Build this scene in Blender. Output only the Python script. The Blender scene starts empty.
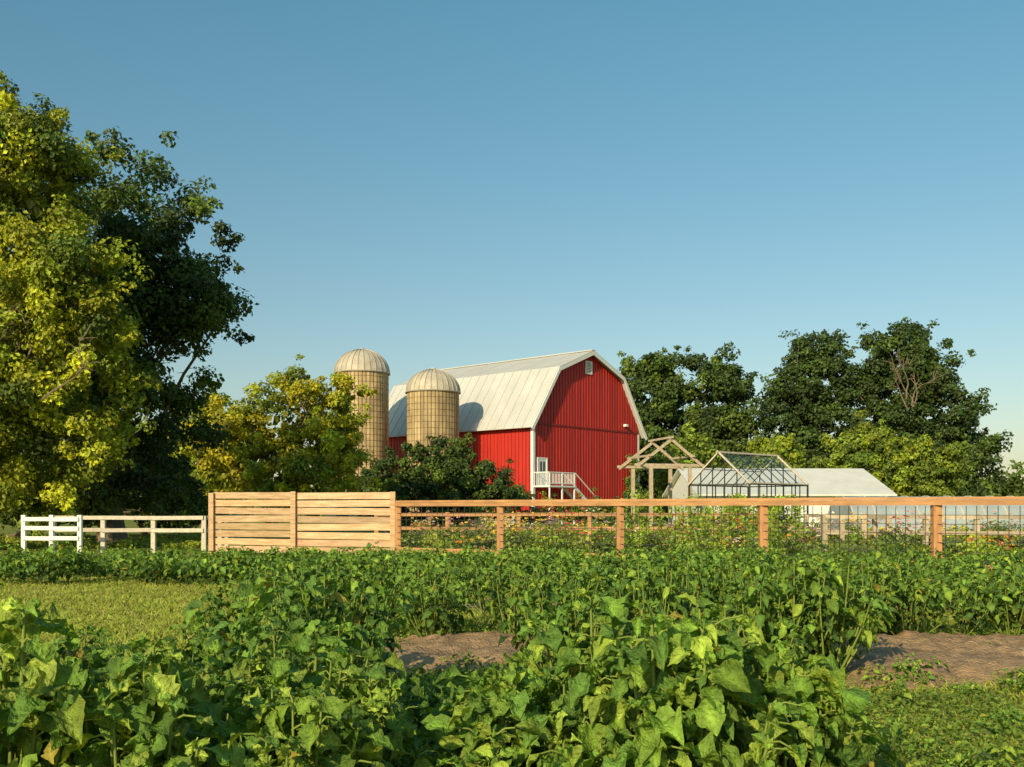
import bpy, math
import numpy as np
from mathutils import Vector
R = np.random.default_rng(7)
scene = bpy.context.scene

# ------------------------------------------------------------------ helpers
class MB:
    def __init__(s):
        s.V=[];s.C=[];s.Q=[];s.T=[];s.QM=[];s.TM=[];s.n=0
    def add(s,V,Q=None,T=None,mat=0,col=(1,1,1)):
        V=np.asarray(V,float).reshape(-1,3);c=np.asarray(col,float)
        if c.ndim==1: c=np.tile(c[:3],(len(V),1))
        s.V.append(V);s.C.append(c)
        if Q is not None and len(Q):
            Q=np.asarray(Q,int);s.Q.append(Q+s.n);s.QM.append(np.full(len(Q),mat))
        if T is not None and len(T):
            T=np.asarray(T,int);s.T.append(T+s.n);s.TM.append(np.full(len(T),mat))
        s.n+=len(V)
    def box(s,x0,x1,y0,y1,z0,z1,mat=0,col=(1,1,1)):
        V=[(x0,y0,z0),(x1,y0,z0),(x1,y1,z0),(x0,y1,z0),(x0,y0,z1),(x1,y0,z1),(x1,y1,z1),(x0,y1,z1)]
        s.add(V,[(0,3,2,1),(4,5,6,7),(0,1,5,4),(1,2,6,5),(2,3,7,6),(3,0,4,7)],mat=mat,col=col)
    def beam(s,p0,p1,w,h,mat=0,col=(1,1,1)):
        p0=np.array(p0,float);p1=np.array(p1,float);d=p1-p0;d/=np.linalg.norm(d)
        up=np.array([0,0,1.]) if abs(d[2])<.98 else np.array([0,1.,0])
        a=np.cross(d,up);a/=np.linalg.norm(a);b=np.cross(a,d)
        a=a*w/2;b=b*h/2
        V=[p0-a-b,p0+a-b,p0+a+b,p0-a+b,p1-a-b,p1+a-b,p1+a+b,p1-a+b]
        s.add(V,[(0,1,2,3),(7,6,5,4),(0,4,5,1),(1,5,6,2),(2,6,7,3),(3,7,4,0)],mat=mat,col=col)
    def tube(s,pts,rad,k=5,mat=0,col=(1,1,1)):
        pts=np.asarray(pts,float);m=len(pts)
        rad=np.broadcast_to(np.asarray(rad,float),(m,))
        d=np.gradient(pts,axis=0);d/=np.linalg.norm(d,axis=1)[:,None]+1e-9
        ref=np.array([0.31,0.17,.93]) if abs(d[0][2])<.9 else np.array([1.,.1,0])
        a=np.cross(d,ref);a/=np.linalg.norm(a,axis=1)[:,None]+1e-9
        b=np.cross(d,a)
        t=np.linspace(0,2*math.pi,k,endpoint=False)
        V=pts[:,None,:]+rad[:,None,None]*(np.cos(t)[None,:,None]*a[:,None,:]+np.sin(t)[None,:,None]*b[:,None,:])
        Q=[]
        for i in range(m-1):
            for j in range(k):
                Q.append((i*k+j,i*k+(j+1)%k,(i+1)*k+(j+1)%k,(i+1)*k+j))
        s.add(V.reshape(-1,3),Q,mat=mat,col=col)
    def build(s,name,mats,parent=None,smooth=False):
        V=np.concatenate(s.V);C=np.concatenate(s.C)
        Q=np.concatenate(s.Q) if s.Q else np.zeros((0,4),int)
        T=np.concatenate(s.T) if s.T else np.zeros((0,3),int)
        M=np.concatenate((s.QM if s.QM else [])+(s.TM if s.TM else []))
        me=bpy.data.meshes.new(name)
        me.vertices.add(len(V));me.vertices.foreach_set("co",V.astype(np.float32).ravel())
        me.loops.add(Q.size+T.size);me.loops.foreach_set("vertex_index",np.concatenate([Q.ravel(),T.ravel()]).astype(np.int32))
        nf=len(Q)+len(T);me.polygons.add(nf)
        st=np.concatenate([np.arange(len(Q))*4,Q.size+np.arange(len(T))*3]).astype(np.int32)
        me.polygons.foreach_set("loop_start",st)
        for m in mats: me.materials.append(m)
        me.polygons.foreach_set("material_index",M.astype(np.int32))
        me.polygons.foreach_set("use_smooth",np.full(nf,smooth))
        me.update(calc_edges=True)
        ca=me.color_attributes.new("Col",'FLOAT_COLOR','POINT')
        ca.data.foreach_set("color",np.concatenate([C,np.ones((len(C),1))],1).astype(np.float32).ravel())
        me.validate()
        ob=bpy.data.objects.new(name,me);scene.collection.objects.link(ob)
        if parent: ob.parent=parent
        return ob

def empty(name,loc=(0,0,0),rz=0):
    e=bpy.data.objects.new(name,None);scene.collection.objects.link(e)
    e.location=loc;e.rotation_euler=(0,0,rz);e.empty_display_size=.5
    return e

def unit(a): return a/(np.linalg.norm(a,axis=-1,keepdims=True)+1e-9)
def rdir(n): return unit(R.normal(size=(n,3)))
def jit(col,n,s=.2):
    c=np.asarray(col,float)
    k=1+R.normal(size=(n,1))*s
    h=1+R.normal(size=(n,3))*s*.25
    return np.clip(c*k*h,0.004,1)

# ------------------------------------------------------------------ materials
def mat_new(name):
    m=bpy.data.materials.new(name);m.use_nodes=True
    nt=m.node_tree;nt.nodes.clear()
    o=nt.nodes.new('ShaderNodeOutputMaterial');return m,nt,o
def mat_surf(name,col,rough=.7,var=.25,scale=3,bump=.2,bscale=30,stretch=(1,1,1),useattr=False,metal=0,spec=.4,darkcol=None):
    m,nt,o=mat_new(name);N=nt.nodes.new;L=nt.links.new
    b=N('ShaderNodeBsdfPrincipled');b.inputs['Roughness'].default_value=rough
    b.inputs['Metallic'].default_value=metal;b.inputs['Specular IOR Level'].default_value=spec
    tc=N('ShaderNodeTexCoord');mp=N('ShaderNodeMapping');mp.inputs['Scale'].default_value=stretch
    L(tc.outputs['Object'],mp.inputs['Vector'])
    n1=N('ShaderNodeTexNoise');n1.inputs['Scale'].default_value=scale;n1.inputs['Detail'].default_value=6;n1.inputs['Roughness'].default_value=.65
    L(mp.outputs[0],n1.inputs['Vector'])
    mr=N('ShaderNodeMapRange');mr.inputs[1].default_value=.3;mr.inputs[2].default_value=.7
    L(n1.outputs[0],mr.inputs[0])
    mx=N('ShaderNodeMix');mx.data_type='RGBA'
    c=np.array(col)
    dc=c*(1-var) if darkcol is None else np.array(darkcol)
    mx.inputs[6].default_value=(*dc,1);mx.inputs[7].default_value=(*np.clip(c*(1+var*.5),0,1),1)
    L(mr.outputs[0],mx.inputs[0])
    out=mx.outputs[2]
    if useattr:
        at=N('ShaderNodeAttribute');at.attribute_name='Col'
        ml=N('ShaderNodeMix');ml.data_type='RGBA';ml.blend_type='MULTIPLY';ml.inputs[0].default_value=1
        L(out,ml.inputs[6]);L(at.outputs['Color'],ml.inputs[7]);out=ml.outputs[2]
    L(out,b.inputs['Base Color'])
    n2=N('ShaderNodeTexNoise');n2.inputs['Scale'].default_value=bscale;n2.inputs['Detail'].default_value=4
    L(mp.outputs[0],n2.inputs['Vector'])
    bp=N('ShaderNodeBump');bp.inputs['Strength'].default_value=bump;bp.inputs['Distance'].default_value=.02
    L(n2.outputs[0],bp.inputs['Height']);L(bp.outputs[0],b.inputs['Normal'])
    L(b.outputs[0],o.inputs[0]);return m
def mat_leaf(name,transl=.3,rough=.5,veins=False,spec=.35):
    m,nt,o=mat_new(name);N=nt.nodes.new;L=nt.links.new
    at=N('ShaderNodeAttribute');at.attribute_name='Col'
    tc=N('ShaderNodeTexCoord');n=N('ShaderNodeTexNoise');n.inputs['Scale'].default_value=22 if veins else 2;n.inputs['Detail'].default_value=5
    L(tc.outputs['Object'],n.inputs['Vector'])
    mr=N('ShaderNodeMapRange');mr.inputs[1].default_value=.3;mr.inputs[2].default_value=.7;mr.inputs[3].default_value=.68;mr.inputs[4].default_value=1.25
    L(n.outputs[0],mr.inputs[0])
    ml=N('ShaderNodeVectorMath');ml.operation='SCALE'
    L(at.outputs['Color'],ml.inputs[0]);L(mr.outputs[0],ml.inputs['Scale'])
    b=N('ShaderNodeBsdfPrincipled');b.inputs['Roughness'].default_value=rough;b.inputs['Specular IOR Level'].default_value=spec
    L(ml.outputs[0],b.inputs['Base Color'])
    if veins:
        n2=N('ShaderNodeTexNoise');n2.inputs['Scale'].default_value=75;n2.inputs['Detail'].default_value=3
        L(tc.outputs['Object'],n2.inputs['Vector'])
        bp=N('ShaderNodeBump');bp.inputs['Strength'].default_value=1.0;bp.inputs['Distance'].default_value=.016
        L(n2.outputs[0],bp.inputs['Height']);L(bp.outputs[0],b.inputs['Normal'])
    t=N('ShaderNodeBsdfTranslucent')
    v2=N('ShaderNodeVectorMath');v2.operation='MULTIPLY';v2.inputs[1].default_value=(1.6,1.4,.6)
    L(ml.outputs[0],v2.inputs[0]);L(v2.outputs[0],t.inputs['Color'])
    mx=N('ShaderNodeMixShader');mx.inputs[0].default_value=transl
    L(b.outputs[0],mx.inputs[1]);L(t.outputs[0],mx.inputs[2]);L(mx.outputs[0],o.inputs[0]);return m

M_leaf=mat_leaf('leaf_tree',.25);M_crop=mat_leaf('leaf_crop',.24,.45,True,.28)
M_bark=mat_surf('bark',(.20,.15,.10),.9,.5,4,.6,20,(1,1,.25))
M_stem=mat_surf('stem',(1,1,1),.6,.15,20,.1,30,useattr=True)
M_grass=mat_leaf('grass_blade',.4,.6)
M_cedar=mat_surf('cedar_wood',(.50,.25,.105),.75,.35,3,.35,25,(6,6,1),useattr=True)
M_cedarh=mat_surf('cedar_rail',(.52,.27,.115),.75,.35,2,.3,25,(1,1,6),useattr=True)
M_pine=mat_surf('plank_wood',(.60,.42,.26),.8,.35,2.2,.35,25,(1,1,9),useattr=True,darkcol=(.40,.25,.13))
M_greywood=mat_surf('weathered_wood',(.50,.40,.28),.85,.35,3,.3,25,(3,3,3),useattr=True)
M_palewood=mat_surf('pale_fence_wood',(.60,.53,.43),.8,.25,3,.3,25,(3,3,3),useattr=True)
M_white=mat_surf('white_paint',(.78,.77,.73),.5,.08,3,.05,20)
M_red=mat_surf('red_siding',(.50,.030,.020),.5,.22,1.2,.1,12,(2.5,2.5,.25),useattr=True)
M_roof=mat_surf('barn_roof_metal',(.55,.54,.51),.6,.13,.5,.06,8,(1,1,.6),useattr=True)
M_silo=mat_surf('silo_stave',(.52,.38,.20),.85,.45,1.1,.35,10,(1,1,.35),useattr=True)
M_dome=mat_surf('silo_dome_metal',(.52,.46,.36),.5,.25,1.5,.1,8,useattr=True)
M_hoop=mat_surf('steel_hoop',(.19,.14,.08),.6,.3,4,.1,20)
M_dark=mat_surf('dark_metal',(.05,.05,.045),.5,.2,4,.05,20)
M_wire=mat_surf('wire',(.035,.032,.03),.5,.2,4,.0,20)
M_soil=mat_surf('soil',(.42,.265,.14),.95,.5,6,1,45)
M_conc=mat_surf('concrete',(.42,.37,.29),.9,.25,2,.3,15)
M_shedroof=mat_surf('white_roof',(.74,.72,.66),.5,.12,1,.05,10)
M_poly=mat_surf('polycarbonate',(.36,.41,.42),.25,.2,1.2,.05,10)
M_petal=mat_leaf('petal',.2,.6)
def mat_glass():
    m,nt,o=mat_new('window_glass');N=nt.nodes.new;L=nt.links.new
    g=N('ShaderNodeBsdfGlossy');g.inputs['Roughness'].default_value=.15;g.inputs['Color'].default_value=(.8,.85,.88,1)
    t=N('ShaderNodeBsdfTransparent');t.inputs['Color'].default_value=(.92,.95,.94,1)
    f=N('ShaderNodeFresnel');f.inputs['IOR'].default_value=1.25
    mx=N('ShaderNodeMixShader');L(f.outputs[0],mx.inputs[0]);L(t.outputs[0],mx.inputs[1]);L(g.outputs[0],mx.inputs[2]);L(mx.outputs[0],o.inputs[0]);return m
M_glass=mat_glass()
M_pane=mat_surf('dark_pane',(.05,.06,.07),.1,.2,3,0,10,spec=.8)
def mat_ground():
    m,nt,o=mat_new('ground_grass');N=nt.nodes.new;L=nt.links.new
    tc=N('ShaderNodeTexCoord');b=N('ShaderNodeBsdfPrincipled');b.inputs['Roughness'].default_value=.95;b.inputs['Specular IOR Level'].default_value=.1
    n1=N('ShaderNodeTexNoise');n1.inputs['Scale'].default_value=.25;n1.inputs['Detail'].default_value=8;n1.inputs['Roughness'].default_value=.7
    n2=N('ShaderNodeTexNoise');n2.inputs['Scale'].default_value=9;n2.inputs['Detail'].default_value=6
    for n in(n1,n2): L(tc.outputs['Object'],n.inputs['Vector'])
    r=N('ShaderNodeValToRGB');e=r.color_ramp.elements
    e[0].position=.35;e[0].color=(.14,.18,.03,1);e[1].position=.65;e[1].color=(.30,.30,.06,1)
    L(n1.outputs[0],r.inputs[0])
    r2=N('ShaderNodeValToRGB');e=r2.color_ramp.elements
    e[0].position=.35;e[0].color=(.6,.6,.6,1);e[1].position=.6;e[1].color=(1.2,1.2,1.2,1)
    L(n2.outputs[0],r2.inputs[0])
    ml=N('ShaderNodeMix');ml.data_type='RGBA';ml.blend_type='MULTIPLY';ml.inputs[0].default_value=1
    L(r.outputs[0],ml.inputs[6]);L(r2.outputs[0],ml.inputs[7]);L(ml.outputs[2],b.inputs['Base Color'])
    bp=N('ShaderNodeBump');bp.inputs['Distance'].default_value=.05;L(n2.outputs[0],bp.inputs['Height']);L(bp.outputs[0],b.inputs['Normal'])
    L(b.outputs[0],o.inputs[0]);return m

# ------------------------------------------------------------------ ground
g=MB()
def smooth_noise(X,Y,seed,f=1.0):
    r=np.random.default_rng(seed);z=0
    for k in range(7):
        a=r.uniform(0,6.28);fr=f*(1.6**k)*.5;ph=r.uniform(0,6.28)
        z=z+np.sin((X*np.cos(a)+Y*np.sin(a))*fr+ph+1.3*np.sin((X*np.sin(a)-Y*np.cos(a))*fr*.7+ph*2))/(1.35**k)
    return z/2.5
g.add([(-900,-300,0),(900,-300,0),(900,1500,0),(-900,1500,0)],[(0,1,2,3)])
g.build('ground',[mat_ground()])

def soil_bed(x0,x1,y0,y1,seed,lift=.11):
    nx=int((x1-x0)/.05);ny=int((y1-y0)/.05)
    X,Y=np.meshgrid(np.linspace(x0,x1,nx),np.linspace(y0,y1,ny),indexing='ij')
    ex=np.minimum(np.minimum(X-x0,x1-X)/.8,1);ey=np.minimum(np.minimum(Y-y0,y1-Y)/.5,1)
    m=np.minimum(ex,ey)
    clod=np.kron(R.random((nx//2+1,ny//2+1)),np.ones((2,2)))[:nx,:ny]
    Z=-.05+lift*np.clip(m,0,1)+.035*smooth_noise(X,Y,seed,2.)+.016*smooth_noise(X,Y,seed+1,12.)+.03*clod**4+.008*R.normal(size=X.shape)
    Z=np.where(m<=0.001,-.08,Z)
    V=np.stack([X,Y,Z],-1).reshape(-1,3)
    I=np.arange(nx*ny).reshape(nx,ny)
    Q=np.stack([I[:-1,:-1],I[1:,:-1],I[1:,1:],I[:-1,1:]],-1).reshape(-1,4)
    s=MB();s.add(V,Q)
    s.build('garden_soil',[M_soil],smooth=True)
soil_bed(-1.5,.7,6.8,9.0,3,.13)
soil_bed(1.9,8.2,6.3,9.0,5,.13)
soil_bed(-2.8,10,10.9,12.6,8,.12)

# ------------------------------------------------------------------ foliage generators
def add_quad_leaves(mb,P,D,N,L,W,col,mat):
    n=len(P);S=unit(np.cross(D,N));N=unit(np.cross(S,D))
    L=L[:,None];W=W[:,None]
    a=P;b=P+.45*L*D+.5*W*S+.12*W*N;c=P+L*D-.1*L*N;d=P+.45*L*D-.5*W*S+.12*W*N
    V=np.stack([a,b,c,d],1).reshape(-1,3)
    Q=np.arange(4*n).reshape(n,4)
    mb.add(V,Q,mat=mat,col=np.repeat(col,4,0))

def clump(mb,c,r,n,size,col,mat=1,flat=.7,up=.35,outd=(-.1,-.25,0)):
    c=np.asarray(c)
    d=rdir(n);rr=r*(R.random(n)**.45)[:,None]
    P=c+d*rr*np.array([1,1,flat])
    N=unit(d*.9+np.array([0,0,up])+np.asarray(outd)+R.normal(size=(n,3))*.5)
    D=unit(np.cross(N,rdir(n)));D[:,2]-=.25;D=unit(D)
    L=size*R.uniform(.7,1.35,n)
    add_quad_leaves(mb,P,D,N,L,L*R.uniform(.55,.85,n),jit(col,n,.2),mat)

def tree(name,x,y,blobs,nclump,cr,nleaf,size,cols,trunk_r=.3,limbs=14,bare=None,shell=.5,ragged=.07,core=.5):
    mb=MB()
    blobs=np.array(blobs,float)
    vol=blobs[:,3]*blobs[:,5]+.01;pk=R.choice(len(blobs),nclump,p=vol/vol.sum())
    d=rdir(nclump)
    flip=(d[:,1]>.35)&(R.random(nclump)<.5);d[flip,1]*=-1
    rad=(shell+(1-shell)*R.random(nclump)**.8)
    rad*=1+np.clip(ragged*R.normal(size=nclump),-.2,.14)
    rad*=1+.09*np.sin(d[:,0]*5+pk*1.7)*np.cos(d[:,2]*6+pk)
    C=blobs[pk,:3]+d*rad[:,None]*blobs[pk,3:6]
    C[:,2]=np.maximum(C[:,2],.5)
    zmin,zmax=C[:,2].min(),C[:,2].max()
    cols=np.array(cols,float)
    for i in range(nclump):
        k=R.integers(len(cols))
        c=cols[k]*R.uniform(.62,1.3)
        r=cr*R.uniform(.5,1.3)
        clump(mb,C[i],r,int(nleaf*(r/cr)**1.6*R.uniform(.6,1.2))+8,size,c)
        if rad[i]>.85:
            e=C[i]+d[i]*r*.8+R.normal(size=3)*r*.4
            clump(mb,e,r*.45,int(nleaf*.16),size*.95,c*1.1)
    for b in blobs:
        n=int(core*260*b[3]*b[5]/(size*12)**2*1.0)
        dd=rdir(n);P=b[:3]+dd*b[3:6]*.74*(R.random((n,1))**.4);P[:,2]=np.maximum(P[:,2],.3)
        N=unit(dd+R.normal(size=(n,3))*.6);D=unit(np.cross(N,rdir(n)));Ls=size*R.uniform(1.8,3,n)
        add_quad_leaves(mb,P,D,N,Ls,Ls*.75,jit(cols.mean(0)*.45,n,.2),1)  # filler leaves inside the crown, tinted dark as painted-in shade
    top=np.array([blobs[:,0].mean(),blobs[:,1].mean(),blobs[:,2].mean()+.1*(zmax-zmin)])
    base=np.array([x,y,-.1]);t=np.linspace(0,1,9)[:,None]
    tr=base*(1-t)+top*t+np.concatenate([R.normal(size=(9,2))*trunk_r*.35*(t>0),np.zeros((9,1))],1)
    mb.tube(tr,np.linspace(trunk_r,trunk_r*.3,9)*(1+.5*np.exp(-np.linspace(0,8,9)*1.5)),9,0)
    for i in R.choice(nclump,min(limbs,nclump),replace=False):
        s=R.uniform(.25,.85);a=base*(1-s)+top*s;e=C[i]
        tt=np.linspace(0,1,6)[:,None];mid=(a+e)/2+np.array([0,0,-.06*np.linalg.norm(e-a)])
        p=a*(1-tt)**2+2*mid*tt*(1-tt)+e*tt**2+R.normal(size=(6,3))*.03*np.linalg.norm(e-a)*(tt>0)
        r0=trunk_r*(1-s)*.35+.02
        mb.tube(p,np.linspace(r0,.012+.05*r0,6),5,0)
        for q in range(3):
            a2=p[R.integers(2,5)];e2=a2+rdir(1)[0]*np.array([1,1,.8])*cr*R.uniform(.6,1.3)
            mb.tube(np.stack([a2,(a2+e2)/2+R.normal(size=3)*.05*cr,e2]),[r0*.25,r0*.15,.006],4,0)
    for b in range(bare[0] if bare else 0):
        bx=np.array(bare[1])+R.normal(size=3)*.25*bare[2];sc=bare[2]
        p=[bx]
        dd=unit(np.array([R.normal()*.6,-.05,.8]))
        for q in range(6):
            dd=unit(dd+R.normal(size=3)*np.array([.3,.06,.25]));p.append(p[-1]+dd*sc*.22)
            if q>1:
                for _ in range(2):
                    e=p[-1]+unit(dd+R.normal(size=3)*np.array([.8,.1,.6]))*sc*.35
                    mb.tube(np.stack([p[-1],(p[-1]+e)/2+R.normal(size=3)*.03*sc,e]),[.010*sc,.007*sc,.003*sc],4,0)
        mb.tube(np.array(p),np.linspace(.022*sc,.006*sc,len(p)),5,0)
    return mb.build(name,[M_bark,M_leaf])

YG=(.39,.42,.024);YG2=(.24,.295,.022);MG=(.11,.165,.022);DG=(.052,.09,.020);DG2=(.072,.12,.022);LG=(.22,.30,.034)
GY=(.46,.43,.020)
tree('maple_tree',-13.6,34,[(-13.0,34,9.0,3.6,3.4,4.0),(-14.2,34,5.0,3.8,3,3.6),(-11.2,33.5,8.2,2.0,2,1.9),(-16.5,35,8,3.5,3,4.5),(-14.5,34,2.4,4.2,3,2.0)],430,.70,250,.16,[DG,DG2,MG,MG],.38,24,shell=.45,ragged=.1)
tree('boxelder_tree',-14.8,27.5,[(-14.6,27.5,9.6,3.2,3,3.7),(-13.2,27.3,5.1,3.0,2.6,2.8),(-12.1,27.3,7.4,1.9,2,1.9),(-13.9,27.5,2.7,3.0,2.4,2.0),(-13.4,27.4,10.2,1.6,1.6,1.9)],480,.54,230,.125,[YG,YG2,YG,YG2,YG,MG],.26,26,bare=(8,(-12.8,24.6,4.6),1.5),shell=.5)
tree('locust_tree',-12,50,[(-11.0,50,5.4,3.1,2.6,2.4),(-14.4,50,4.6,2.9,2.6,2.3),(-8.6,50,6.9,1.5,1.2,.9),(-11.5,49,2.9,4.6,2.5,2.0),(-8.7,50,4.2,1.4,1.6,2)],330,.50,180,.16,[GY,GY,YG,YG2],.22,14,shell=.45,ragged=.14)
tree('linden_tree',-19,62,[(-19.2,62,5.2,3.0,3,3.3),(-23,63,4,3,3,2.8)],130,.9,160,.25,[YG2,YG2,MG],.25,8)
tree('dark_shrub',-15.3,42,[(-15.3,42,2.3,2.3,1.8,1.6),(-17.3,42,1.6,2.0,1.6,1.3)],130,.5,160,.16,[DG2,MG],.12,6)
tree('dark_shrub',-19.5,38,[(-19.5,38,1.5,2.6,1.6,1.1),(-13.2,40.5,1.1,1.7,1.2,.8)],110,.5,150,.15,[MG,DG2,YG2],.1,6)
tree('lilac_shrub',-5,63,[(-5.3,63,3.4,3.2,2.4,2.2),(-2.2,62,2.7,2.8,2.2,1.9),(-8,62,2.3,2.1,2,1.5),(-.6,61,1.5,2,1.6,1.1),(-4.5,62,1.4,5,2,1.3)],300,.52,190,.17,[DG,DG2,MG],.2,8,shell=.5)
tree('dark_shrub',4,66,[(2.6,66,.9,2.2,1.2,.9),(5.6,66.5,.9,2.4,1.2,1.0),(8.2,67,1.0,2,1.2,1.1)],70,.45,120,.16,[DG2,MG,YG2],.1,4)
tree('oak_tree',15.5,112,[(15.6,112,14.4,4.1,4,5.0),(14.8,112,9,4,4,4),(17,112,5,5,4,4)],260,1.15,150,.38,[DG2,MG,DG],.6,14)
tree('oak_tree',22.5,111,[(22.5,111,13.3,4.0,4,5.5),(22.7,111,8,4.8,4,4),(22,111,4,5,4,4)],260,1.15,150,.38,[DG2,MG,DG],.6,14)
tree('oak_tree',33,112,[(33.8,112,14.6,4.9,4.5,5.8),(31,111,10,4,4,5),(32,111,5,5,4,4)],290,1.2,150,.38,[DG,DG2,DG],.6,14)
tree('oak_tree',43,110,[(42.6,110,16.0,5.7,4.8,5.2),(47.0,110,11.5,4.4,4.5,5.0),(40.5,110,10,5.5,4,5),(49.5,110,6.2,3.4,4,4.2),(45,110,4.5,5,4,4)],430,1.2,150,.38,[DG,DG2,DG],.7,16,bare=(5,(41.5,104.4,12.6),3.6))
tree('ash_tree',34,95,[(33.8,95,5.3,4,3.6,3.7),(38.8,95,4.7,3.8,3.5,3.4)],210,.9,140,.31,[LG,YG2,MG],.35,8)
tree('ash_tree',24.3,93,[(24.3,93,5.2,2.4,2.4,3.2)],90,.8,140,.32,[LG,YG2],.3,5)
tree('ash_tree',16.2,96,[(16.4,96,5.6,2.8,2.4,3),(20,96,4,3,2.5,2.6)],100,.9,140,.32,[LG,MG],.3,5)
mb=MB()
for i in range(640):
    x=R.uniform(-150,190);
    y=150+.12*abs(x)+R.uniform(-5,8)
    h=4.6+1.6*math.sin(x*.11)+1.2*math.sin(x*.31+1)
    if x>12 and x<85: y-=22
    for q in range(2):
        clump(mb,(x+R.normal()*1.5,y,R.uniform(.6,h)),2.0,60,.8,np.array(MG)*R.uniform(.6,1.5),mat=0)
mb.build('distant_treeline',[M_leaf])

# ------------------------------------------------------------------ barn
barn=empty('red_barn',(1.575,75,0),math.atan2(10.5,9.2))
W=13.96;L=17.9;E=7.7;H=6.05
prof=[(1.09,-.075),(1.0,.07),(.62,.715),(0,1)]
def ph(u):
    xs=[p[0] for p in prof][::-1];zs=[p[1] for p in prof][::-1]
    return float(np.interp(abs(u),xs,zs))
full=[(W/2*(1-u),E+H*h) for u,h in prof]+[(W/2*(1+u),E+H*h) for u,h in prof[::-1][1:]]
w=MB()
for yy,sg in((0,1),(L,-1)):
    us=np.linspace(-1,1,51)
    for a,b in zip(us[:-1],us[1:]):
        xa,xb=W/2*(1+a),W/2*(1+b);za,zb=E+H*ph(a)-.12,E+H*ph(b)-.12
        w.add([(xa,yy,0),(xb,yy,0),(xb,yy,zb),(xa,yy,za)],[(0,1,2,3)])
w.add([(0,0,0),(0,L,0),(0,L,E+.15),(0,0,E+.15)],[(0,3,2,1)])
w.add([(W,0,0),(W,L,0),(W,L,E+.15),(W,0,E+.15)],[(0,1,2,3)])
for x in np.arange(.3,W-.1,.36):
    t=E+H*ph(x/(W/2)-1)-.16;k=R.uniform(.5,.95)
    w.box(x,x+.05,-.045,-.002,0,E-.16,col=(k,k,k));w.box(x,x+.05,-.045,-.002,E-.02,t,col=(k,k,k))
for y in np.arange(.3,L-.1,.36):
    k=R.uniform(.55,.95);w.box(-.045,-.002,y,y+.05,0,E-.05,col=(k,k,k))
w.box(-.01,W+.01,-.07,-.003,E-.15,E-.03,col=(.5,.5,.5))
w.build('walls',[M_red],barn)
t=MB()
t.box(-.09,.16,-.09,-.055,0,E-.2);t.box(-.09,-.055,-.05,.16,0,E-.1);t.box(W-.14,W+.07,-.09,-.055,0,E-.2)
for (a,b) in zip(full[:-1],full[1:]):
    t.beam((a[0],-.47,a[1]-.14),(b[0],-.47,b[1]-.14),.07,.26)
xc=W/2;zc=12.45
t.box(xc-.55,xc+.35,-.09,-.05,zc-.5,zc-.4);t.box(xc-.55,xc+.35,-.09,-.05,zc+.45,zc+.55)
t.box(xc-.55,xc-.45,-.09,-.05,zc-.4,zc+.45);t.box(xc+.25,xc+.35,-.09,-.05,zc-.4,zc+.45)
for k in range(7): t.box(xc-.45,xc+.25,-.08,-.055,zc-.37+k*.12,zc-.30+k*.12)
t.build('trim',[M_white],barn)
r=MB()
for i,(a,b) in enumerate(zip(full[:-1],full[1:])):
    nrm=np.array([-(b[1]-a[1]),(b[0]-a[0])]);nrm=nrm/np.linalg.norm(nrm)
    y0,y1=-.5,L+.5
    lo=[(a[0],y0,a[1]-.02),(b[0],y0,b[1]-.02),(b[0],y1,b[1]-.02),(a[0],y1,a[1]-.02)]
    hi=[(p[0],p[1],p[2]+.1) for p in lo]
    r.add(lo+hi,[(0,3,2,1),(4,5,6,7),(0,1,5,4),(2,3,7,6),(3,0,4,7),(1,2,6,5)])
    for y in np.arange(-.4,L+.4,.92):
        k=R.uniform(.95,1.02)
        r.beam((a[0]+nrm[0]*.07,y,a[1]+nrm[1]*.07),(b[0]+nrm[0]*.07,y,b[1]+nrm[1]*.07),.03,.03,col=(k,k,k))
r.beam((W/2,-.5,E+H+.1),(W/2,L+.5,E+H+.1),.4,.08,col=(.9,.9,.9))
r.build('roof',[M_roof],barn)
d=MB()
d.box(.4,.52,-.11,-.05,2.9,5.05);d.box(1.5,1.62,-.11,-.05,2.9,5.05);d.box(.52,1.5,-.11,-.05,4.95,5.05)
d.box(.52,1.5,-.08,-.055,2.9,4.95);d.box(.72,1.3,-.1,-.085,3.9,4.75,mat=1);d.box(.99,1.03,-.115,-.102,3.9,4.75)
d.box(11.7,12.0,-.35,-.06,E+.35,E+.55)
d.build('door_and_lamp',[M_white,M_pane],barn)
s=MB()
s.box(-.1,3.1,-1.7,-.12,2.78,2.9)
for x in(0,1.5,3.0): s.box(x-.05,x+.05,-1.65,-1.55,0,3.85)
s.box(-.1,3.1,-1.64,-1.56,3.85,3.92);s.box(-.1,3.1,-1.64,-1.56,3.02,3.1)
for x in np.arange(.12,3,.18): s.box(x,x+.035,-1.62,-1.58,3.1,3.85)
s.box(-.04,.04,-1.6,-.1,3.85,3.92)
for y in np.arange(-1.45,-.15,.18): s.box(-.02,.02,y,y+.035,2.9,3.85)
for k in range(15):
    s.box(3.1+k*.28,3.42+k*.28,-1.6,-.5,2.72-k*.19,2.77-k*.19)
for yy in(-1.63,-.5):
    s.beam((3.1,yy,2.75),(7.3,yy,-.1),.05,.24);s.beam((3.1,yy,3.85),(7.3,yy,1.0),.05,.08);s.box(7.2,7.3,yy-.05,yy+.05,0,1.05)
s.build('porch_stairs',[M_white],barn)
iv=MB()
for k in range(60):
    z=R.uniform(1,6.2)*R.uniform(.6,1);x=12.9+R.normal()*(.55-.05*z)
    clump(iv,(x,-.25,z),.45,60,.18,np.array(MG)*R.uniform(.8,1.6),mat=0)
iv.build('climbing_ivy',[M_leaf],barn)
f=MB();f.box(-.05,W+.05,-.04,-.001,0,.7);f.box(-.05,-.001,0,L,0,.7);f.build('foundation',[M_conc],barn)

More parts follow.
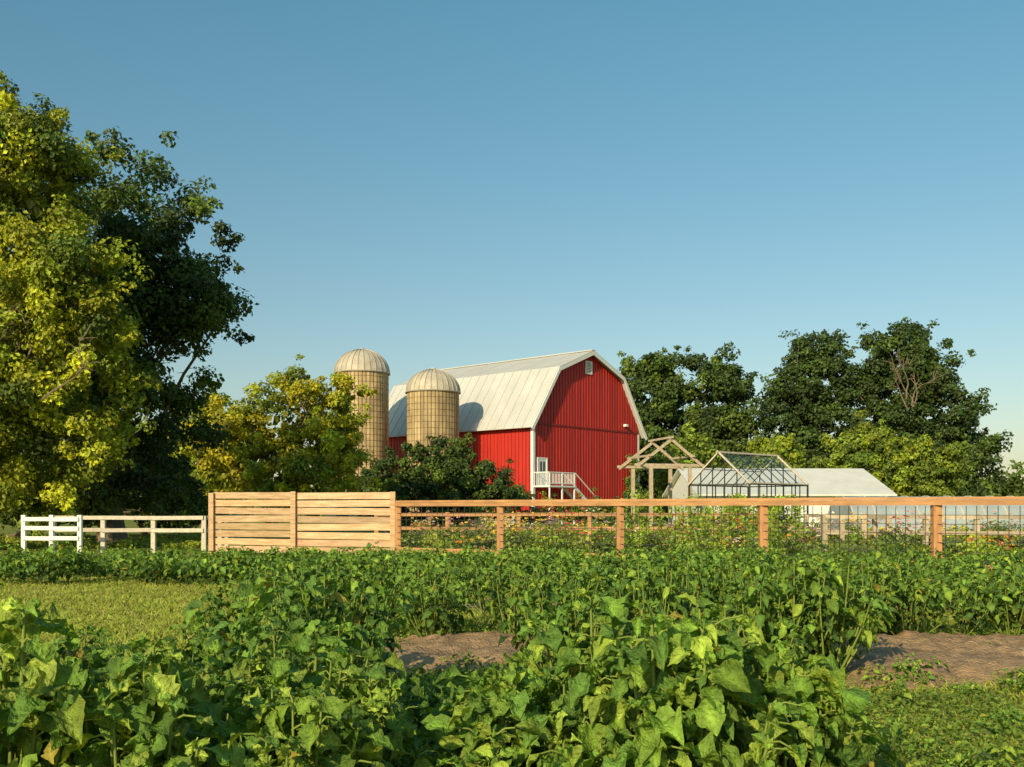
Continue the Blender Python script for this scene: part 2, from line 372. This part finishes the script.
# ------------------------------------------------------------------ silos
def silo(x,y,r,zc,zt):
    e=empty('farm_silo',(x,y,0));b=MB();n=44
    rows=int(zc/.75);hz=zc/rows
    for j in range(n):
        a0,a1=2*math.pi*j/n,2*math.pi*(j+1)/n;o=.5*hz*(j%2);kc=R.uniform(.75,1.1)
        for i in range(rows+1):
            z0=max(0,i*hz-o);z1=min(zc,(i+1)*hz-o)
            if z1-z0<.02: continue
            k=R.uniform(.86,1.08)*kc
            for (c0,c1,rr,kk) in((a0,a0+.03,r-.03,k*.35),(a0+.03,a1,r,k)):
                b.add([(rr*math.cos(c0),rr*math.sin(c0),z0),(rr*math.cos(c1),rr*math.sin(c1),z0),(rr*math.cos(c1),rr*math.sin(c1),z1),(rr*math.cos(c0),rr*math.sin(c0),z1)],[(0,1,2,3)],col=(kk,kk,kk*.97))
    b.build('stave_wall',[M_silo],e)
    h=MB();tt=np.linspace(0,2*math.pi,49)
    z=.3
    while z<zc-.05:
        p=np.stack([(r+.015)*np.cos(tt),(r+.015)*np.sin(tt),np.full(49,z)],1);h.tube(p,.013,5)
        z+=.36 if z<zc*.5 else .46
    h.build('hoops',[M_hoop],e)
    dm=MB();m=28;K=12
    for j in range(m):
        a0,a1=2*math.pi*j/m,2*math.pi*(j+1)/m
        for i in range(K):
            p0,p1=math.pi/2*i/K,math.pi/2*(i+1)/K
            def pt(a,p): return ((r+.08)*math.cos(p)*math.cos(a),(r+.08)*math.cos(p)*math.sin(a),zc+(zt-zc)*math.sin(p))
            k=.9+.1*(j%2)
            dm.add([pt(a0,p0),pt(a1,p0),pt(a1,p1),pt(a0,p1)],[(0,1,2,3)],col=(k,k,k))
        p=np.array([((r+.1)*math.cos(q)*math.cos(a0),(r+.1)*math.cos(q)*math.sin(a0),zc+(zt-zc+.02)*math.sin(q)) for q in np.linspace(0,1.5,10)])
        dm.tube(p,.026,4,col=(.8,.8,.8))
    p=np.stack([(r+.09)*np.cos(tt),(r+.09)*np.sin(tt),np.full(49,zc)],1);dm.tube(p,.06,6,col=(.7,.7,.7))
    dm.tube([(0,0,zt-.05),(0,0,zt+.12)],[.3,.18],10)
    dm.build('dome_cap',[M_dome],e,smooth=False)
    return e
silo(-12.0,80,2.12,11.95,13.9)
silo(-6.0,76,1.98,9.97,11.75)
fh=empty('feed_room',(-12.4,75.8,0))
q=MB();q.box(-1.6,1.2,-1.2,1.2,0,2.7);q.build('block_walls',[M_conc],fh)
q=MB();q.box(-1.8,1.4,-1.4,1.4,2.7,2.85);q.box(-.7,.2,-1.24,-1.205,0,2.05,mat=1);q.build('roof_and_door',[M_greywood,M_pane],fh)

# ------------------------------------------------------------------ white shed
sh=empty('white_shed',(9.8,52,0),math.atan2(.055,1))
q=MB();e_,rz,LL,WW=1.95,3.35,10.0,8.0
q.box(0,LL,0,WW,0,e_)
q.add([(0,0,e_),(0,WW,e_),(0,WW/2,rz-.08)],T=[(0,2,1)]);q.add([(LL,0,e_),(LL,WW,e_),(LL,WW/2,rz-.08)],T=[(0,1,2)])
for k in np.arange(.4,LL,.5): q.box(k,k+.04,-.03,-.002,0,e_)
q.build('walls',[M_white],sh)
q=MB()
for s0,s1 in(((-.35),WW/2),(WW+.35,WW/2)):
    z0=e_-.12
    q.add([(-.3,s0,z0),(LL+.3,s0,z0),(LL+.3,s1,rz),(-.3,s1,rz),(-.3,s0,z0+.09),(LL+.3,s0,z0+.09),(LL+.3,s1,rz+.09),(-.3,s1,rz+.09)],[(0,1,2,3),(4,5,6,7),(0,1,5,4),(1,2,6,5),(3,0,4,7)])
q.build('roof',[M_shedroof],sh)
q=MB()
for x in(1.2,3.4,7.5): q.box(x,x+.9,-.05,-.035,.9,1.65)
q.build('windows',[M_pane],sh)

# ------------------------------------------------------------------ greenhouse frame
gh=empty('greenhouse',(9.5,40,0),math.atan2(2,2.2))
gl,gw,ge,gr=4.3,3.0,2.15,3.45
q=MB();gp=MB()
def bar(a,b,w=.05): q.beam(a,b,w,w)
for y in(0,gw):
    for x in np.linspace(0,gl,8): bar((x,y,0),(x,y,ge),.06 if x in(0,gl) else .035);bar((x,y,ge),(x,gw/2,gr),.03)
    for z in(.05,.8,1.5,ge): bar((0,y,z),(gl,y,z),.05)
    bar((0,(y+gw/2)/2,(ge+gr)/2),(gl,(y+gw/2)/2,(ge+gr)/2),.03)
    gp.add([(0,y,0),(gl,y,0),(gl,y,ge),(0,y,ge)],[(0,1,2,3)]);gp.add([(0,y,ge),(gl,y,ge),(gl,gw/2,gr),(0,gw/2,gr)],[(0,1,2,3)])
for x in(0,gl):
    for y in np.linspace(0,gw,6): bar((x,y,0),(x,y,ge+(gr-ge)*(1-abs(y-gw/2)/(gw/2))),.035)
    for z in(.05,.8,1.5,ge): bar((x,0,z),(x,gw,z),.045)
q.build('frame',[M_dark],gh)
q=MB();q.beam((-.1,gw/2,gr+.05),(gl+.1,gw/2,gr+.05),.07,.07)
for x in(0,gl):
    for y in(-.03,gw+.03): q.beam((x,y,ge+.03),(x,gw/2,gr+.04),.06,.06)
for y in(-.05,gw+.05): q.beam((0,y,ge+.05),(gl,y,ge+.05),.05,.05)
q.build('roof_bars',[M_palewood],gh)
gp.build('panes',[M_glass],gh)
q=MB()
for k in range(60): clump(q,(R.uniform(.4,gl-.4),R.uniform(.4,gw-.4),R.uniform(.1,1.5)*R.random()**.3),.35,40,.13,np.array(LG)*R.uniform(.7,1.4),mat=0)
q.build('tomato_vines',[M_leaf],gh)

# ------------------------------------------------------------------ timber gable pergola
pg=empty('timber_pergola',(7.1,44,0),math.radians(14))
q=MB();w2=1.05
for y in(0,2.2):
    for x in(-w2,w2*.75): q.box(x-.07,x+.07,y-.07,y+.07,0,3.0)
    q.beam((-1.8,y,3.08),(1.45,y,3.08),.10,.12)
    q.beam((-1.78,y-.1,2.98),(-.1,y-.1,4.23),.09,.12);q.beam((1.42,y-.1,2.98),(-.2,y-.1,4.25),.09,.12)
for x,z in((-1.2,3.48),(.85,3.48),(-.15,4.3)): q.beam((x,-.3,z),(x,2.5,z),.07,.09)
q.build('frame',[M_greywood],pg)

# ------------------------------------------------------------------ low tunnels
def tunnel(x0,y0,ln,rad,h,rz):
    e=empty('hoop_tunnel',(x0,y0,0),rz);q=MB();K=14
    a=np.linspace(0,math.pi,K)
    py=rad-rad*np.cos(a);pz=h*np.sin(a)**.8
    for i in range(K-1): q.add([(0,py[i],pz[i]),(ln,py[i],pz[i]),(ln,py[i+1],pz[i+1]),(0,py[i+1],pz[i+1])],[(0,1,2,3)])
    for x in(0,ln):
        for i in range(K-1): q.add([(x,py[i],0),(x,py[i+1],0),(x,py[i+1],pz[i+1]),(x,py[i],pz[i])],[(0,1,2,3)])
    q.build('cover',[M_poly],e,smooth=True)
    q=MB()
    for x in np.arange(0,ln+.1,.8): q.tube(np.stack([np.full(K,x),py*1.01-.01,pz+.015],1),.022,5)
    q.box(-.03,ln+.03,-.06,-.02,.3,.42);q.build('ribs',[M_palewood],e)
tunnel(12.2,35.5,8.5,1.5,1.62,math.radians(2))
tunnel(22.5,40,8,1.4,1.6,math.radians(3))

# ------------------------------------------------------------------ fences
fe=empty('cedar_wire_fence')
q=MB();qr=MB();qw=MB()
P=[(2.16+2.42*n,20-1.75*n) for n in range(-2,6)]
for i,(x,y) in enumerate(P):
    k=R.uniform(.8,1.1)
    q.beam((x,y,-.1),(x,y,1.30),.14,.14,col=(k,k,k))
for (a,b) in zip(P[:-1],P[1:]):
    k=R.uniform(.85,1.15)
    qr.beam((a[0],a[1],1.325),(b[0],b[1],1.325),.15,.045,col=(k,k,k))
    dx,dy=b[0]-a[0],b[1]-a[1];l=math.hypot(dx,dy);nx,ny=dy/l*.10,-dx/l*.10
    qr.beam((a[0]+nx,a[1]+ny,1.255),(b[0]+nx,b[1]+ny,1.255),.04,.085,col=(k*.9,k*.9,k*.9))
    qr.beam((a[0]+nx,a[1]+ny,.2),(b[0]+nx,b[1]+ny,.2),.04,.12,col=(k*.9,k*.9,k*.9))
    m=int(l/.15)
    for t_ in np.arange(1,m)/m:
        qw.beam((a[0]+dx*t_+nx*.6,a[1]+dy*t_+ny*.6,.25),(a[0]+dx*t_+nx*.6,a[1]+dy*t_+ny*.6,1.2),.009,.009)
    for z in np.arange(.3,1.2,.15):
        qw.beam((a[0]+nx*.6,a[1]+ny*.6,z),(b[0]+nx*.6,b[1]+ny*.6,z),.009,.009)
q.build('posts',[M_cedar],fe);qr.build('rails',[M_cedarh],fe);qw.build('wire_mesh',[M_wire],fe)

def rail_fence(name,pts,zt,rails,mat,pw=.12,rh=.1,seg=2.4,capz=0):
    e=empty(name);q=MB()
    for a,b in zip(pts[:-1],pts[1:]):
        a=np.array(a,float);b=np.array(b,float);l=np.linalg.norm(b-a);n=max(1,round(l/seg));d=(b-a)/l;nn=np.array([-d[1],d[0]])
        for i in range(n+1):
            if i==n and tuple(b)!=tuple(pts[-1]): continue
            p=a+(b-a)*i/n;k=R.uniform(.8,1.15)
            q.beam((p[0],p[1],-.1),(p[0],p[1],zt+capz),pw,pw,col=(k,k,k))
        for i in range(n):
            p=a+(b-a)*i/n-nn*(pw/2+.02);r_=a+(b-a)*(i+1)/n-nn*(pw/2+.02)
            for z in rails:
                k=R.uniform(.8,1.15);q.beam((p[0],p[1],z+R.normal()*.006),(r_[0],r_[1],z+R.normal()*.006),.035,rh,col=(k,k,k))
    q.build('posts_and_rails',[mat],e)
rail_fence('white_fence',[(-12.3,25.2),(-10.8,25.0)],.95,(.42,.66,.89),M_white,.10,.10,.75,.05)
rail_fence('split_rail_fence',[(-12.1,26.4),(-8.0,26.0)],.97,(.60,.92),M_palewood,.11,.10,1.35)
rail_fence('split_rail_fence',[(-8.1,26.3),(-9.3,34)],.97,(.60,.92),M_palewood,.11,.10,1.6)
rail_fence('garden_fence',[(-4.2,31),(2.4,31),(8,30.5)],1.05,(.55,.98),M_cedarh,.12,.1,2.4)
rail_fence('garden_fence',[(8.6,27.5),(16.5,26.5)],.98,(.5,.93),M_greywood,.12,.1,1.3)
rail_fence('garden_fence',[(9.6,25.5),(9.7,33)],.98,(.5,.93),M_greywood,.12,.1,1.8)

pf=empty('plank_fence');q=MB()
A=np.array([-2.78,23.62]);B=np.array([-7.62,25.5]);Mx=A+(B-A)*.53
dn=unit((B-A)[None])[0];nn=np.array([-dn[1],dn[0]]);nn=nn if nn[1]<0 else -nn
for p,z in((A,1.56),(Mx,1.58),(B,1.56)):
    q.beam((*(p+nn*.07),-.1),(*(p+nn*.07),z),.12,.11,col=(1.0,.98,.95))
for (a,b,zo) in((A,Mx,0.0),(Mx,B,.01)):
    for k in range(8):
        z=.13+k*.192+zo;c=R.uniform(.72,1.12);hh=.16
        j=R.normal(size=2)*.008
        q.beam((*(a+(b-a)*.01),z+j[0]),(*(b-(b-a)*.01),z+j[1]),.03,hh,col=(c,c*R.uniform(.92,1.03),c*R.uniform(.85,1.05)))
q.build('boards_and_posts',[M_pine],pf)

# ------------------------------------------------------------------ garden behind the fence
fl=MB()
for i in range(1100):
    y=R.uniform(24,46);x=R.uniform(-.11,.56)*y
    h=R.uniform(.25,.9)*(.8+.3*math.sin(x*.9+y*.5))
    if abs((y%6)-3)<.7: h*=.35
    base=[LG,YG2,MG,(.24,.27,.05),(.13,.18,.06)][R.integers(5)]
    clump(fl,(x,y,h*.5),R.uniform(.25,.55),75,.10,np.array(base)*R.uniform(.7,1.4),mat=0,flat=h*1.1)
    if R.random()<.26:
        col=[(.75,.33,.03),(.8,.55,.05),(.8,.6,.05),(.6,.12,.10),(.75,.7,.55),(.7,.35,.35)][R.integers(6)]
        n=R.integers(4,12);pp=np.stack([x+R.normal(size=n)*.3,y+R.normal(size=n)*.3,h+R.uniform(-.05,.25,n)],1)
        for p in pp:
            m=6;dd=rdir(m);dd[:,2]=abs(dd[:,2])*.4;dd=unit(dd)
            add_quad_leaves(fl,np.tile(p,(m,1)),dd,np.tile([0,-.6,.8],(m,1))+R.normal(size=(m,3))*.1,np.full(m,.065),np.full(m,.055),jit(col,m,.12),1)
for i in range(9):
    x=R.uniform(6.0,9.3);y=R.uniform(30,36)
    for z in np.arange(.2,1.7,.25): clump(fl,(x+R.normal()*.1,y,z),.28,50,.11,np.array(LG)*R.uniform(.9,1.5),mat=0)
for i in range(26):
    x=R.uniform(2.5,6.5);y=22+R.uniform(0,3)
    for z in np.arange(.2,R.uniform(.8,1.5),.16): clump(fl,(x+R.normal()*.05,y,z),.14,16,.09,np.array(LG)*R.uniform(.9,1.5),mat=0)
fl.build('flower_garden',[M_leaf,M_petal])
fl=MB()
for i in range(200):
    y=R.uniform(28,40);x=R.uniform(-.56,-.31)*y
    clump(fl,(x,y,.08),R.uniform(.15,.35),40,.1,np.array([LG,YG2,YG2][R.integers(3)])*R.uniform(.7,1.3),mat=0,flat=.4)
fl.build('meadow_weeds',[M_leaf])

# ------------------------------------------------------------------ crops
def grid_leaf(mb,P,D,N,Ls,Ws,droop,fold,col,K=6,C=2,lobes=0,mat=0,rib=True):
    n=len(P);S=unit(np.cross(D,N));N=unit(np.cross(S,D))
    u=np.linspace(0,1,K+1)
    wf=np.sin(np.pi*np.clip(u,0,1)**.84)**.95;wf[0]=.06;wf[-1]=.03
    if lobes: wf=wf*(1+.2*np.cos(u*math.pi*2*lobes))
    v=np.linspace(-1,1,2*C+1)
    U,Vv=np.meshgrid(u,v,indexing='ij');Wf=np.broadcast_to(wf[:,None],U.shape)
    nv=U.size
    ph=R.uniform(0,6.28,(n,1,1));am=R.uniform(.05,.22,(n,1,1))
    uu=np.broadcast_to(U,(n,)+U.shape);vv=np.broadcast_to(Vv,(n,)+U.shape)
    wv=am*np.sin(uu*12+ph+vv*1.5)*np.abs(vv)*Wf
    if C>1: wv=wv+.035*np.sin(uu*24+ph)*np.cos(vv*6)*Wf
    up=fold[:,None,None]*np.abs(vv)**1.2*Wf-droop[:,None,None]*uu**2+wv
    side=vv*Wf*.5*(1+.12*np.sin(uu*17+ph*2))
    al=uu-.05*np.abs(vv)*(uu<.2)
    al=al-.25*droop[:,None,None]*uu**3
    sw=R.normal(size=(n,1,1))*.14
    X=(P[:,None,None,:]+al[...,None]*D[:,None,None,:]*Ls[:,None,None,None]
       +side[...,None]*S[:,None,None,:]*Ws[:,None,None,None]
       +(sw*uu**2)[...,None]*S[:,None,None,:]*Ls[:,None,None,None]
       +up[...,None]*N[:,None,None,:]*Ls[:,None,None,None])
    I=np.arange(nv).reshape(U.shape)
    q=np.stack([I[:-1,:-1],I[1:,:-1],I[1:,1:],I[:-1,1:]],-1).reshape(-1,4)
    Q=(q[None]+np.arange(n)[:,None,None]*nv).reshape(-1,4)
    cc=np.repeat(col[:,None,:],nv,1)
    if rib:
        k=np.where(np.abs(Vv)<.01,1.45,1.0).reshape(1,-1,1);cc=cc*k
    mb.add(X.reshape(-1,3),Q,mat=mat,col=cc.reshape(-1,3))

def crop_plant(mb,x,y,h,r,nst,nodes,ls,cols,K,C,stem=True,lobes=0,wr=.62,top_light=1.5,upright=0.,lowshade=.66):
    Ps=[];Ds=[];Ns=[];Lh=[];Cc=[]
    for s in range(nst):
        az=R.uniform(0,2*math.pi);rr=r*R.random()**.6;hh=h*R.uniform(.76,1.0)*(1-.34*(rr/r)**2)
        b=np.array([x+.15*r*math.cos(az),y+.15*r*math.sin(az),0]);e=np.array([x+rr*math.cos(az),y+rr*math.sin(az),hh])
        mid=(b+e)/2+np.array([.25*rr*math.cos(az),.25*rr*math.sin(az),.12*hh])*(1-upright)
        t=np.linspace(0,1,7)[:,None];p=b*(1-t)**2+2*mid*t*(1-t)+e*t**2
        if stem: mb.tube(p,np.linspace(.008,.003,7)*(h/.7),5,1,(.20,.26,.045))
        ph=R.uniform(0,6.28);sc=R.uniform(.75,1.2)
        for k in range(nodes+4):
            if k<nodes: tt=.2+.8*((k+R.random()*.8)/nodes)**.75
            else: tt=R.uniform(.93,1.02)
            tt=min(tt,1)
            pos=b*(1-tt)**2+2*mid*tt*(1-tt)+e*tt**2
            a=ph+k*2.4+R.normal()*.4
            tip=k>=nodes
            o=np.array([math.cos(a),math.sin(a),R.uniform(.0,.6)+.6*tip])
            o=o/np.linalg.norm(o);o[:2]+=.4*np.array([math.cos(az),math.sin(az)])*(not tip)
            pl=ls*R.uniform(.2,.7)*(.3 if tip else 1)
            q=pos+o*pl
            if stem and C>1: mb.tube(np.stack([pos,pos+o*pl*.5+[0,0,.01],q]),[.0035,.003,.0025],4,1,(.22,.29,.05))
            dd=np.array([o[0],o[1],(o[2]*.4-R.uniform(.0,1.1)) if not tip else R.uniform(-.2,.9)])
            Ps.append(q);Ds.append(dd)
            Ns.append(np.array([-.08,-.15,.9])+R.normal(size=3)*.42+.55*np.array([o[0],o[1],0]))
            sz=ls*R.choice([.6,.8,1.,1.2])*R.uniform(.85,1.1)*(.55 if tip else 1)
            Lh.append(sz)
            c=np.array(cols[R.integers(len(cols))])*R.uniform(.72,1.2)*(lowshade+(top_light-lowshade)*max(0,tt-.4)/.6)*sc  # shade painted into the leaf colour: darker low on the stem, paler at top
            if R.random()<.008: c=np.array((.36,.30,.05))
            Cc.append(c)
    Ps=np.array(Ps);Ds=unit(np.array(Ds));Ns=unit(np.array(Ns));Lh=np.array(Lh);n=len(Ps)
    grid_leaf(mb,Ps,Ds,Ns,Lh,Lh*wr*R.uniform(.75,1.25,n),R.uniform(.08,.6,n),R.uniform(.02,.36,n),np.array(Cc),K,C,lobes)

CG=[(.120,.21,.027),(.15,.24,.03),(.088,.165,.025),(.20,.27,.034)]
CD=[(.078,.145,.024),(.10,.172,.026),(.062,.122,.023)]
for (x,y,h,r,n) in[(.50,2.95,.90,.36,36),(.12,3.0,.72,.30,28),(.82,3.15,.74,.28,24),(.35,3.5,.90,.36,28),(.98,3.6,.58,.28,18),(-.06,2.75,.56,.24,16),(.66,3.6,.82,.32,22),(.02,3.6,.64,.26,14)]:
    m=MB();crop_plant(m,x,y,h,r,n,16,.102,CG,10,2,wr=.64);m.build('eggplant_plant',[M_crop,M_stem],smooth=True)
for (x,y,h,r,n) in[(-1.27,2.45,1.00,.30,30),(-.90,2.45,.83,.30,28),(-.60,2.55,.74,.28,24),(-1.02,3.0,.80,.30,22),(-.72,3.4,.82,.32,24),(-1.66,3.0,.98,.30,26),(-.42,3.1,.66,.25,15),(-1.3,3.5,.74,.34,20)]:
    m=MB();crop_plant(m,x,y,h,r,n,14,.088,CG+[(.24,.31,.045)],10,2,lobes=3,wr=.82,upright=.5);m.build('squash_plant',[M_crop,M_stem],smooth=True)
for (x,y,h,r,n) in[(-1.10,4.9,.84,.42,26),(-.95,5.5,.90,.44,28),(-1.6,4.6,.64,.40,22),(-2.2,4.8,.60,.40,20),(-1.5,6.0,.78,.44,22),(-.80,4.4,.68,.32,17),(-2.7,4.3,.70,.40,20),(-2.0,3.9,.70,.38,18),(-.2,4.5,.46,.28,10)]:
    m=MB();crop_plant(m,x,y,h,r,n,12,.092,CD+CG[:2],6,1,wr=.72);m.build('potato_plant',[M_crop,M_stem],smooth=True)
def row(name,x0,x1,y,n,h,r,ls,cols,nst=12,nodes=8,K=4,jy=.2,gap=None):
    m=MB()
    for i in range(n):
        x=x0+(x1-x0)*(i+.5)/n+R.normal()*.12
        if gap and gap[0]<x<gap[1]: continue
        crop_plant(m,x,y+R.normal()*jy,h*R.uniform(.72,1.12),r*R.uniform(.8,1.25),nst,nodes,ls,cols,K,1,stem=K>3)
    m.build(name,[M_crop,M_stem],smooth=True)
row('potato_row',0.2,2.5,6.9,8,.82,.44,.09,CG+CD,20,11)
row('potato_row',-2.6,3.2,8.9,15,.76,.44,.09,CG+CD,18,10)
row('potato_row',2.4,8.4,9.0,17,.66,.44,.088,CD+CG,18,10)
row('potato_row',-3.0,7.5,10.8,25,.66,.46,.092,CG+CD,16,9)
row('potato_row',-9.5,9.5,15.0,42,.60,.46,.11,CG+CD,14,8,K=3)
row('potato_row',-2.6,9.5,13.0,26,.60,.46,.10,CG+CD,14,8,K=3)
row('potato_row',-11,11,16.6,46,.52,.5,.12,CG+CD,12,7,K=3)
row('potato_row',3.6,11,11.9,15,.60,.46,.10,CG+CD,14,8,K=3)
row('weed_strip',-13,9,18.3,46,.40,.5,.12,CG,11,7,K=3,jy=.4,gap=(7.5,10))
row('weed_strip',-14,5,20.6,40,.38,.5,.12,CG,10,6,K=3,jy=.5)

# ------------------------------------------------------------------ grass & clover
def sample_wedge(n,y0,y1,a=.60):
    u=R.random(n);y=np.sqrt(y0*y0+u*(y1*y1-y0*y0));x=R.uniform(-a,a,n)*y
    return x,y
def is_bare(x,y):
    e=.15*np.sin(x*3.1)+.1*np.sin(x*7.7+1)
    return ((x>-1.2+e)&(x<.5)&(y>7.25+e)&(y<8.7))|((y>6.75+e)&(y<8.7)&(x>2.3+e)&(x<8))|((y>11.2)&(y<12.4)&(x>-2.5))
gm=MB()
n=190000;x,y=sample_wedge(n,3.2,18)
ns=smooth_noise(x,y,9,1.2)
keep=(R.random(n)<.75+.35*ns)
keep&=~(is_bare(x,y)&(R.random(n)<.94))
x,y=x[keep],y[keep];n=len(x)
P=np.stack([x,y,np.full(n,-.005)],1);D=unit(np.stack([R.normal(size=n)*.6,R.normal(size=n)*.6,np.ones(n)],1));hh=R.uniform(.025,.075,n)*(1+.3*smooth_noise(x,y,12,2))
S=unit(np.cross(D,unit(np.stack([R.normal(size=n)*.5,-np.ones(n),R.normal(size=n)*.3],1))))*(.003+.0006*y)[:,None]
B=unit(np.stack([R.normal(size=n),R.normal(size=n),np.zeros(n)],1))*hh[:,None]*.35
V=np.stack([P-S,P+S,P+D*hh[:,None]*.6+S*.7,P+D*hh[:,None]*.6-S*.7,P+D*hh[:,None]+B],1).reshape(-1,3)
I=np.arange(n)[:,None]*5
c=jit((.31,.36,.055),n,.22);c[R.random(n)<.12]=(.45,.38,.15)
gm.add(V,Q=I+np.array([[0,1,2,3]]),T=I+np.array([[3,2,4]]),col=np.repeat(c,5,0))
gm.build('grass',[M_grass])
cm=MB();n=75000;x,y=sample_wedge(n,3.2,9)
ns=smooth_noise(x,y,21,1.5);keep=(ns>-.2)&~is_bare(x,y)&~((x<-2.2)&(y>8))
x,y=x[keep],y[keep];n=len(x)
P=np.stack([x,y,R.uniform(.015,.08,n)],1);D=rdir(n);D[:,2]*=.3;D=unit(D);N=unit(np.array([0,-.3,1.])+R.normal(size=(n,3))*.35)
Lc=R.uniform(.013,.028,n)*(1+.05*y)
add_quad_leaves(cm,P,D,N,Lc,Lc*.85,jit((.21,.30,.045),n,.2),0)
cm.build('clover',[M_grass])
wm=MB()
for i in range(190):
    yy=R.uniform(3.6,9.5);xx=R.uniform(-.55,.55)*yy
    if is_bare(xx,yy) or (xx<-2.4 and yy>6): continue
    crop_plant(wm,xx,yy,R.uniform(.08,.22),.15,6,4,.05,CG,3,1,stem=False)
for i in range(34):
    yy=R.uniform(7.1,9.0);xx=R.uniform(-.5,.55)*yy
    if is_bare(xx,yy): crop_plant(wm,xx,yy,R.uniform(.06,.16),.08,4,3,.035,CG,3,1,stem=False)
wm.build('broadleaf_weeds',[M_crop,M_stem],smooth=True)

# ------------------------------------------------------------------ light, sky, camera
sv=Vector((-.46,-.888,0)).normalized();el=math.radians(22)
sd=Vector((sv.x*math.cos(el),sv.y*math.cos(el),math.sin(el)))
sl=bpy.data.lights.new('sun','SUN');sl.energy=5.0;sl.angle=math.radians(.5);sl.color=(1,.82,.52)
so=bpy.data.objects.new('sun',sl);scene.collection.objects.link(so);so.rotation_euler=sd.to_track_quat('Z','Y').to_euler();so.location=(-20,-30,40)
wd=bpy.data.worlds.new("World");scene.world=wd;wd.use_nodes=True;nt=wd.node_tree
bg=nt.nodes['Background'];sk=nt.nodes.new('ShaderNodeTexSky');sk.sky_type='NISHITA';sk.sun_disc=False
sk.sun_elevation=el;sk.sun_rotation=math.atan2(sd.x,sd.y)%(2*math.pi);sk.air_density=1.0;sk.dust_density=1.0;sk.ozone_density=1.0
tc=nt.nodes.new('ShaderNodeTexCoord');sx=nt.nodes.new('ShaderNodeSeparateXYZ');nt.links.new(tc.outputs['Generated'],sx.inputs[0])
rp=nt.nodes.new('ShaderNodeValToRGB');el_=rp.color_ramp.elements
el_[0].position=0;el_[0].color=(.76,.68,.61,1);el_[1].position=.45;el_[1].color=(.58,.95,.87,1)
nt.links.new(sx.outputs[2],rp.inputs[0])
ml=nt.nodes.new('ShaderNodeVectorMath');ml.operation='MULTIPLY'
nt.links.new(sk.outputs[0],ml.inputs[0]);nt.links.new(rp.outputs[0],ml.inputs[1])
nt.links.new(ml.outputs[0],bg.inputs[0]);bg.inputs[1].default_value=.15
cd=bpy.data.cameras.new('camera');cd.sensor_width=36;cd.lens=36*1000/1024;cd.shift_y=(509-383.5)/1024;cd.clip_end=3000;cd.clip_start=.05
co=bpy.data.objects.new('camera',cd);scene.collection.objects.link(co);co.location=(0,0,1.15);co.rotation_euler=(math.pi/2,0,0)
scene.camera=co
scene.view_settings.view_transform='Standard'
try: scene.view_settings.look='None'
except Exception: pass
scene.view_settings.exposure=0
